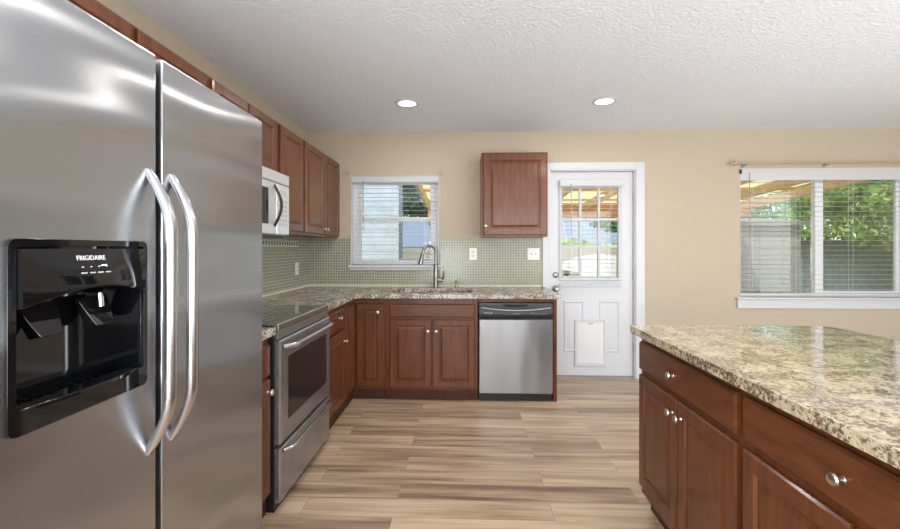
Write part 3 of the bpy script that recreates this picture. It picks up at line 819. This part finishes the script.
MB().box(-.79, -.74, F0 + .02, F1 - .02, .0, .075).build('base_grille', 'satin_black', fr, bevel=.003)
for y in (F0 + .06, F1 - .06): MB().box(-.86, -.745, y - .03, y + .03, 1.701, 1.742).build('hinge_cover', 'slot_grey', fr, bevel=.006)
def fridge_handle(y, parent, dy):
    z0, z1 = .810, 1.455
    N = 30; rings = []
    for i in range(N + 1):
        s_ = i / N; z = z0 + (z1 - z0) * s_
        e_ = min(s_, 1 - s_)
        k = min(1, e_ / .22); k = math.sin(k * PI / 2) ** 1.0
        x = FX + .002 + .055 * k
        wd_ = .010 + .006 * k
        yy = y + dy * k
        tk = .024
        # rounded section, broad towards the room
        rings.append([(x + tk * .5 * math.cos(a) - tk * .2, yy + wd_ * math.sin(a), z) for a in [j * 2 * PI / 14 for j in range(14)]])
    MB().loft(rings).build('handle', 'handle_steel', parent, smooth=60)
fridge_handle(.972, fd, .002); fridge_handle(1.050, rd, .002)
# ice and water dispenser
dp = thing('dispenser', None, None, (0, 0, 0))
bpy.data.objects.remove(dp)
bz = MB().slab(rr(.660, .962, .973, 1.291, .014), [rr(.674, .951, 1.014, 1.279, .008)], gy(FX - .002), gy(FX + .006)).build('dispenser', 'gloss_black', fd, bevel=.005, seg=3)
# control fascia, bulging and with an arched lower edge
mb = MB(); rings = []
N = 20
for i in range(N + 1):
    s_ = i / N; y = .675 + .275 * s_
    zb = 1.180 + .026 * math.sin(PI * s_)
    bl = .004 + .016 * math.sin(PI * s_)
    rings.append([(FX - .03, y, 1.274), (FX + .010, y, 1.274), (FX + .012 + bl * .4, y, 1.245), (FX + .012 + bl, y, zb + .004), (FX + .010 + bl, y, zb - .002), (FX - .03, y, zb - .006)])
fas = mb.loft(rings).build('control_fascia', 'gloss_black', bz, smooth=50)
mb = MB()
# niche
mb.box(-.788, -.785, DO[0] + .001, DO[1] - .001, DO[2] + .001, DO[3] - .001)
mb.box(-.785, FX - .003, DO[0] + .001, DO[0] + .006, DO[2] + .001, DO[3] - .001); mb.box(-.785, FX - .003, DO[1] - .006, DO[1] - .001, DO[2] + .001, DO[3] - .001)
mb.box(-.785, FX - .003, DO[0] + .006, DO[1] - .006, DO[2] + .001, DO[2] + .006)
mb.box(-.785, FX - .032, DO[0] + .006, DO[1] - .006, DO[3] - .08, DO[3] - .001)
mb.build('niche', 'gloss_black', bz)
def paddle(y, mat='gloss_black'):
    T = Matrix.Translation((-.764, y, 1.178)) @ Matrix.Rotation(R(-14), 4, 'Y')
    out = [(-.036, 0), (.036, 0), (.030, -.035), (.022, -.062), (-.022, -.062), (-.030, -.035)]
    return MB(T).slab(out, [], lambda a, z: (-.004, a, z), lambda a, z: (.004 - z * .25, a, z)).build('paddle', mat, bz, bevel=.002)
paddle(.752); paddle(.868)
MB().tube([(-.742, .866, 1.185), (-.740, .866, 1.158)], .0055, 10).build('water_spout', 'chrome', bz)
MB().slab([(.684, .0), (.940, .0)] + [(.940 - .256 * k / 12, .028 + .012 * math.sin(PI * k / 12)) for k in range(13)], [], lambda y, d: (FX - .025 + d, y, 1.006), lambda y, d: (FX - .025 + d, y, 1.015)).build('drip_lip', 'gloss_black', bz, bevel=.002)
mb = MB()
for k in range(11): mb.box(-.780, -.748, .70 + k * .021, .706 + k * .021, .9985, 1.003)
mb.box(-.748, -.744, .69, .934, .9985, 1.004)
mb.build('drip_grate', 'satin_black', bz)
MT = Matrix.Translation((FX + .0192, .768, 1.2535)) @ Matrix.Rotation(R(90), 4, 'Z') @ Matrix.Rotation(R(90 - 11), 4, 'X')
text_mesh('FRIGIDAIRE', .0125, 'plate_white', fas, MT, ext=.0003)
def fas_x(y, z):
    q = math.sin(PI * (y - .675) / .275); bl = .004 + .016 * q; zb = 1.184 + .026 * q
    u = (1.245 - z) / (1.245 - zb)
    return FX + .012 + bl * .4 + u * bl * .6
for k in range(4):
    y = .778 + k * .0175
    for nm, z, a, hh in (('indicator_light', 1.240, .0015, .002), ('button', 1.229, .0055, .0022)):
        x = fas_x(y, z)
        MB().box(x - .001, x + .0012, y - a, y + a, z, z + hh).build(nm, 'grey_print', fas, smooth=0)
# ------------------------------------------------------------------ wall cabinets, left run
UX = -1.288; TU = frame((UX, 0, 0), (0, 1, 0), (1, 0, 0)); UD = UX - XL - .001
UZ0, UZ1 = 1.386, 2.142
def upper(label, a0, a1, z0, doors, group=None, depth=UD):
    t = thing('wall_cabinet', label, 'cabinet', (XL + .15, (a0 + a1) / 2, z0), group)
    carcass(TU, a0, a1, depth, z0, UZ1, t)
    for (d0, d1_, kn) in doors: panel_door(TU, d0, d1_, z0 + .018, UZ1 - .012, t, knob=kn)
    return t
upper('two door cherry wall cabinet in the corner beside the sink window', 3.418, 4.396, UZ0, [(3.436, 3.905, (3.88, 1.452)), (3.922, 4.380, (3.950, 1.452))])
upper('single door cherry wall cabinet just right of the microwave', 2.935, 3.416, UZ0, [(2.982, 3.398, (3.010, 1.452))])
upper('short cherry wall cabinet directly over the microwave', 2.135, 2.933, 1.762, [(2.168, 2.524, None), (2.544, 2.915, None)])
upper('short cherry wall cabinet above the refrigerator', 1.195, 2.133, 1.775, [(1.215, 1.628, None), (1.664, 2.098, None)])
# back wall cabinet
uc = thing('wall_cabinet', 'single door cherry wall cabinet on the back wall beside the door', 'cabinet', (.445, 4.24, UZ0))
TU2 = frame((0, 4.085, 0), (1, 0, 0), (0, -1, 0))
MB(TU2).box(.140, .752, -(4.399 - 4.085), -.0005, 1.388, 2.166).build('body', 'cherry', uc, bevel=.001)
panel_door(TU2, .158, .745, 1.402, 2.155, uc, knob=(.180, 1.485), rail=.062)

# ------------------------------------------------------------------ island
IX = .84 + .019; TI = frame((IX, 0, 0), (0, 1, 0), (-1, 0, 0))
def island_cab(label, a0, a1, group=None):
    t = thing('island_cabinet', label, 'cabinet', (1.12, (a0 + a1) / 2, 0))
    MB(TI).box(a0, a1, -.60, -.0005, .088, CB - .001).build('body', 'cherry', t, bevel=.001)
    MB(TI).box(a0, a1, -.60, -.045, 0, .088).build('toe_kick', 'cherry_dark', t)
    c = (a0 + a1) / 2
    drawer_front(TI, a0 + .020, a1 - .012, .692, .826, t, knob=(c + (.03 if a0 > 1.3 else 0.02), .760))
    m_ = c + .002
    panel_door(TI, a0 + .020, m_ - .006, .130, .668, t, knob=(m_ - .035, .608))
    panel_door(TI, m_ + .006, a1 - .012, .130, .668, t, knob=(m_ + .035, .608))
    return t
island_cab('cherry island cabinet at the far end nearest the back door', 1.386, 2.187)
island_cab('nearer cherry island cabinet with a wide one-knob drawer, cut off by the right edge', .600, 1.384)
island_cab('last cherry island cabinet at the near end, beyond the right edge', -.20, .598)
bp_ = thing('island_back_panel', 'cherry back panel of the island facing the dining side', 'panel', (1.47, 1.0, 0))
MB().box(1.461, 1.48, -.20, 2.187, 0, CB - .001).build('panel_board', 'cherry', bp_, bevel=.001)
worktop('granite_worktop', 'long golden cream granite worktop covering the island', [(.803, -.25), (1.765, -.25), (1.765, 2.12)] + [(1.765 - .08 + .08 * math.cos(R(k * 15)), 2.125 + .08 * math.sin(R(k * 15))) for k in range(7)] + [(.823, 2.205), (.803, 2.19)], [], mat='granite_gold', ez=.036)

# ------------------------------------------------------------------ ceiling lights
def can_light(x, y, label, power):
    t = thing('ceiling_light', label, 'ceiling light', (x, y, H - .02), 'recessed ceiling lights')
    MB().lathe((x, y, H - .0005), (0, 0, -1), [(.096, 0), (.096, .004), (.088, .008), (.072, .006), (.072, .001)], 32).build('trim_ring', 'white_paint', t)
    MB().lathe((x, y, H - .0006), (0, 0, -1), [(.071, 0), (.071, .004), (.05, .005), (0, .0055)], 32).build('lens', 'lamp_lens', t)
    l = lamp('bulb', 'AREA', (0, 0, 0), (0, 0, 0), power, (1, .96, .90), shape='DISK', size=.13)
    l.parent = t
    return t
PW = 7
can_light(-.47, 3.50, 'recessed ceiling light nearest the sink window, left of the pair', PW)
can_light(1.09, 3.51, 'recessed ceiling light in front of the back door, right of the pair', PW)
can_light(-.47, 1.75, 'added recessed ceiling light above the aisle between fridge and island', PW)  # this and the next three: unseen lights added to light the room
can_light(1.09, 1.75, 'added recessed ceiling light above the island', PW)
can_light(-.2, -.6, 'added recessed ceiling light behind the viewer, left one', PW)
can_light(2.9, -.6, 'added recessed ceiling light behind the viewer, right one', PW)

# ------------------------------------------------------------------ outside
struct(MB().box(-14, 24, D + WT + .002, 40, -.40, -.30).build('ground_1', 'lawn', smooth=0))
struct(MB().box(-1.2, 5.2, D + WT + .003, 8.3, -.299, -.16).build('ground_2', 'patio_concrete', smooth=0))
# patio cover
pc = thing('patio_cover', 'timber patio cover with pale translucent roofing outside the door', 'patio cover', (2.1, 6.2, -.16))
SL = .06; CX0, CX1, CY0, CY1 = -.66, 4.84, 4.57, 8.05
zr = lambda y: 2.15 - SL * (y - 4.5)
n_r = 9
for i in range(n_r):
    x = CX0 + .02 + (CX1 - CX0 - .04) * i / (n_r - 1)
    MB().loft([[(x - .02, y, zr(y)), (x + .02, y, zr(y)), (x + .02, y, zr(y) + .13), (x - .02, y, zr(y) + .13)] for y in (CY0, CY1)]).build('rafter', 'rafter_wood', pc)
for i in range(4):
    y = 4.9 + i * .9
    MB().box(CX0, CX1, y - .02, y + .02, zr(y) + .131, zr(y) + .165).build('purlin', 'beam_wood', pc)
MB().loft([[(x, CY0, zr(CY0) + .17), (x, CY1, zr(CY1) + .17), (x, CY1, zr(CY1) + .175), (x, CY0, zr(CY0) + .175)] for x in (CX0 - .02, CX1 + .02)]).build('roof_panel', 'cover_panel', pc, smooth=0)
MB().box(CX0, CX1, 7.66, 7.78, zr(7.7) - .135, zr(7.7) - .002).build('beam', 'beam_wood', pc)
MB().box(CX0 - .02, CX1 + .02, CY1 + .002, CY1 + .035, zr(CY1) - .01, zr(CY1) + .19).build('fascia_board', 'beam_wood', pc)
for x in (-.56, 3.85): MB().box(x - .05, x + .05, 7.67, 7.77, -.158, zr(7.7) - .137).build('post', 'rafter_wood', pc)
# fences
def fence(label, x0, x1, y, ztop, mat, horizontal=False):
    t = thing('fence', label, 'fence', ((x0 + x1) / 2, y, -.30))
    mb = MB()
    if horizontal:
        z = -.28
        while z < ztop - .05:
            mb.box(x0, x1, y, y + .02, z, z + .135); z += .145
        mb.build('boards', mat, t, smooth=0)
    else:
        x = x0
        while x < x1 - .1:
            mb.box(x, x + .135, y, y + .02, -.28, ztop + random.uniform(-.015, .015)); x += .145
        mb.build('boards', mat, t, smooth=0)
    MB().box(x0, x1, y + .021, y + .06, ztop - .3, ztop - .22).box(x0, x1, y + .021, y + .06, .0, .08).build('rails', mat, t, smooth=0)
    x = x0 + .05
    while x < x1:
        MB().box(x, x + .09, y + .061, y + .15, -.30, ztop - .05).build('post', mat, t, smooth=0); x += 2.4
fence('pale tan board fence seen through the sink window and the door', -4.0, 6.3, 10.2, 1.30, 'fence_tan', True)
fence('weathered grey fence under the tree in the wide window', 6.31, 13.0, 9.6, 1.48, 'fence_grey')
# shed
sh = thing('garden_shed', 'pale grey panel shed beyond the wide window', 'shed', (4.9, 8.9, -.30))
mb = MB().box(4.2, 6.02, 8.15, 9.4, -.30, 1.72); mb.build('shed_walls', 'shed_siding', sh, smooth=0)
mb = MB()
for x in (4.5, 4.9, 5.3, 5.7): mb.box(x, x + .02, 8.14, 8.149, -.28, 1.70)
mb.box(4.2, 6.02, 8.138, 8.149, 1.30, 1.33)
mb.build('battens', 'shed_siding', sh, smooth=0)
MB().loft([[(x, 8.0, 1.70), (x, 9.5, 1.86), (x, 9.5, 1.92), (x, 8.0, 1.76)] for x in (4.1, 6.12)]).build('shed_roof', 'shed_roof', sh, smooth=0)
# made-up pale block for the unexplained bright area left in the sink window
pw = thing('backdrop', 'made-up pale blue sided outbuilding at the left of the sink window view', 'block', (-2.3, 8.2, -.30))
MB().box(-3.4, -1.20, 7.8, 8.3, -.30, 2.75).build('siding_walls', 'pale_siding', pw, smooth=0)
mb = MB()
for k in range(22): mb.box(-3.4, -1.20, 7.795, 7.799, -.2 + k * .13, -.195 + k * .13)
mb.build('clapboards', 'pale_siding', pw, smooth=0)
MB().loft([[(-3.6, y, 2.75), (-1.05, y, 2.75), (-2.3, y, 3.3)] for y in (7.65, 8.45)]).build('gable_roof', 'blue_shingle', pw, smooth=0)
# neighbour house
nh = thing('neighbour_house', 'neighbouring house with a blue grey shingle roof beyond the fence', 'house', (3, 19, -.30))
MB().box(-6, 13, 17.5, 24, -.30, 1.34).build('house_walls', 'house_stucco', nh, smooth=0)
MB().loft([[(x, 16.9, 1.35), (x, 24.6, 1.35), (x, 20.8, 2.75)] for x in (-6.5, 13.5)]).build('shingle_roof', 'blue_shingle', nh, smooth=0)
# trees and shrubs
def tree(label, x, y, blobs, mat, n, size, trunk_h=2.0, tr=.12, cat='tree', name='tree', lift=1.0):
    t = thing(name, label, cat, (x, y, -.30))
    rnd = random.Random(hash(label) % 1000 if False else int(x * 31 + y * 17) & 0xffff)
    mb = MB()
    bl = []
    for (bx, by, bz, rx, ry, rz_) in blobs: bl.append((bx, by, bz, rx, ry, rz_, rx * ry * rz_))
    tot = sum(q[6] ** .67 for q in bl)
    for q in bl:
        k = int(n * q[6] ** .67 / tot)
        for _ in range(k):
            u = Vector((rnd.gauss(0, 1), rnd.gauss(0, 1), rnd.gauss(0, 1))).normalized() * rnd.uniform(.45, 1.0) ** .6
            c = Vector((q[0] + u.x * q[3], q[1] + u.y * q[4], q[2] + u.z * q[5]))
            if c.z < -.28: continue
            a = Vector((rnd.gauss(0, 1), rnd.gauss(0, 1), rnd.gauss(0, .6))).normalized()
            b_ = a.orthogonal().normalized(); b_ = Matrix.Rotation(rnd.uniform(0, 6.28), 3, a) @ b_
            w = a.cross(b_)
            s_ = size * rnd.uniform(.6, 1.3)
            vs = [mb.v(c + b_ * s_), mb.v(c + w * s_ * .45), mb.v(c - b_ * s_), mb.v(c - w * s_ * .45)]
            mb.face(vs)
    o = mb.build('foliage', mat, t, smooth=0)
    mb = MB()
    mb.tube([(x, y, -.30), (x + .05, y, trunk_h * .5), (x, y, trunk_h)], [tr, tr * .8, tr * .6], 10)
    for q in bl[:6]:
        mb.tube([(x, y, trunk_h * .85), ((x + q[0]) / 2, (y + q[1]) / 2, (trunk_h + q[2]) / 2), (q[0], q[1], q[2])], [tr * .5, tr * .35, tr * .15], 7)
    mb.build('trunk', 'bark', t)
    return t
tree('bright green broadleaf tree filling the right half of the wide window', 8.6, 9.0,
     [(8.6, 9.0, 2.65, 1.9, 1.3, .75), (7.2, 8.8, 2.6, 1.1, .8, .6), (8.2, 8.6, 1.7, 1.3, .6, .45), (9.4, 8.6, 1.5, .9, .6, .9), (7.9, 8.3, 2.2, 1.0, .5, .4), (8.9, 8.2, .9, .5, .35, .6), (6.9, 9.0, 1.9, .7, .4, .5), (8.4, 9.2, 2.3, 1.6, .4, .8)], 'leaf_bright', 22000, .06, 2.2)
tree('leafy green tree behind the grey shed', 6.4, 12.5, [(6.0, 12.5, 2.4, 2.2, 1.2, 1.0), (8.5, 12.8, 3.0, 1.8, 1.0, 1.2), (4.4, 12.5, 2.6, 1.3, 1.0, .9)], 'leaf_mid', 6500, .12, 2.0)
tree('dark green evergreen tree in the middle of the sink window', -.9, 12.5, [(-1.2, 12.5, 2.85, 1.1, .6, .75), (-.6, 12.5, 3.3, 1.0, .8, 1.0), (-1.6, 12.6, 3.4, .8, .8, 1.2)], 'leaf_dark', 6000, .11, 2.0)
tree('yellow green shrub under the corner of the patio cover', .4, 11.3, [(.0, 11.3, 1.9, .5, .5, .5), (.8, 11.3, 1.6, .6, .4, .4)], 'leaf_bright', 1800, .08, 1.2, .05, cat='shrub', name='shrub')
tree('low green hedge behind the fence in line with the back door', 3.6, 11.2, [(2.6, 11.2, 1.05, .9, .4, .5), (3.8, 11.2, 1.0, .9, .4, .45), (5.0, 11.2, 1.15, .8, .4, .55)], 'leaf_bright', 3000, .08, .8, .05, cat='hedge', name='hedge')
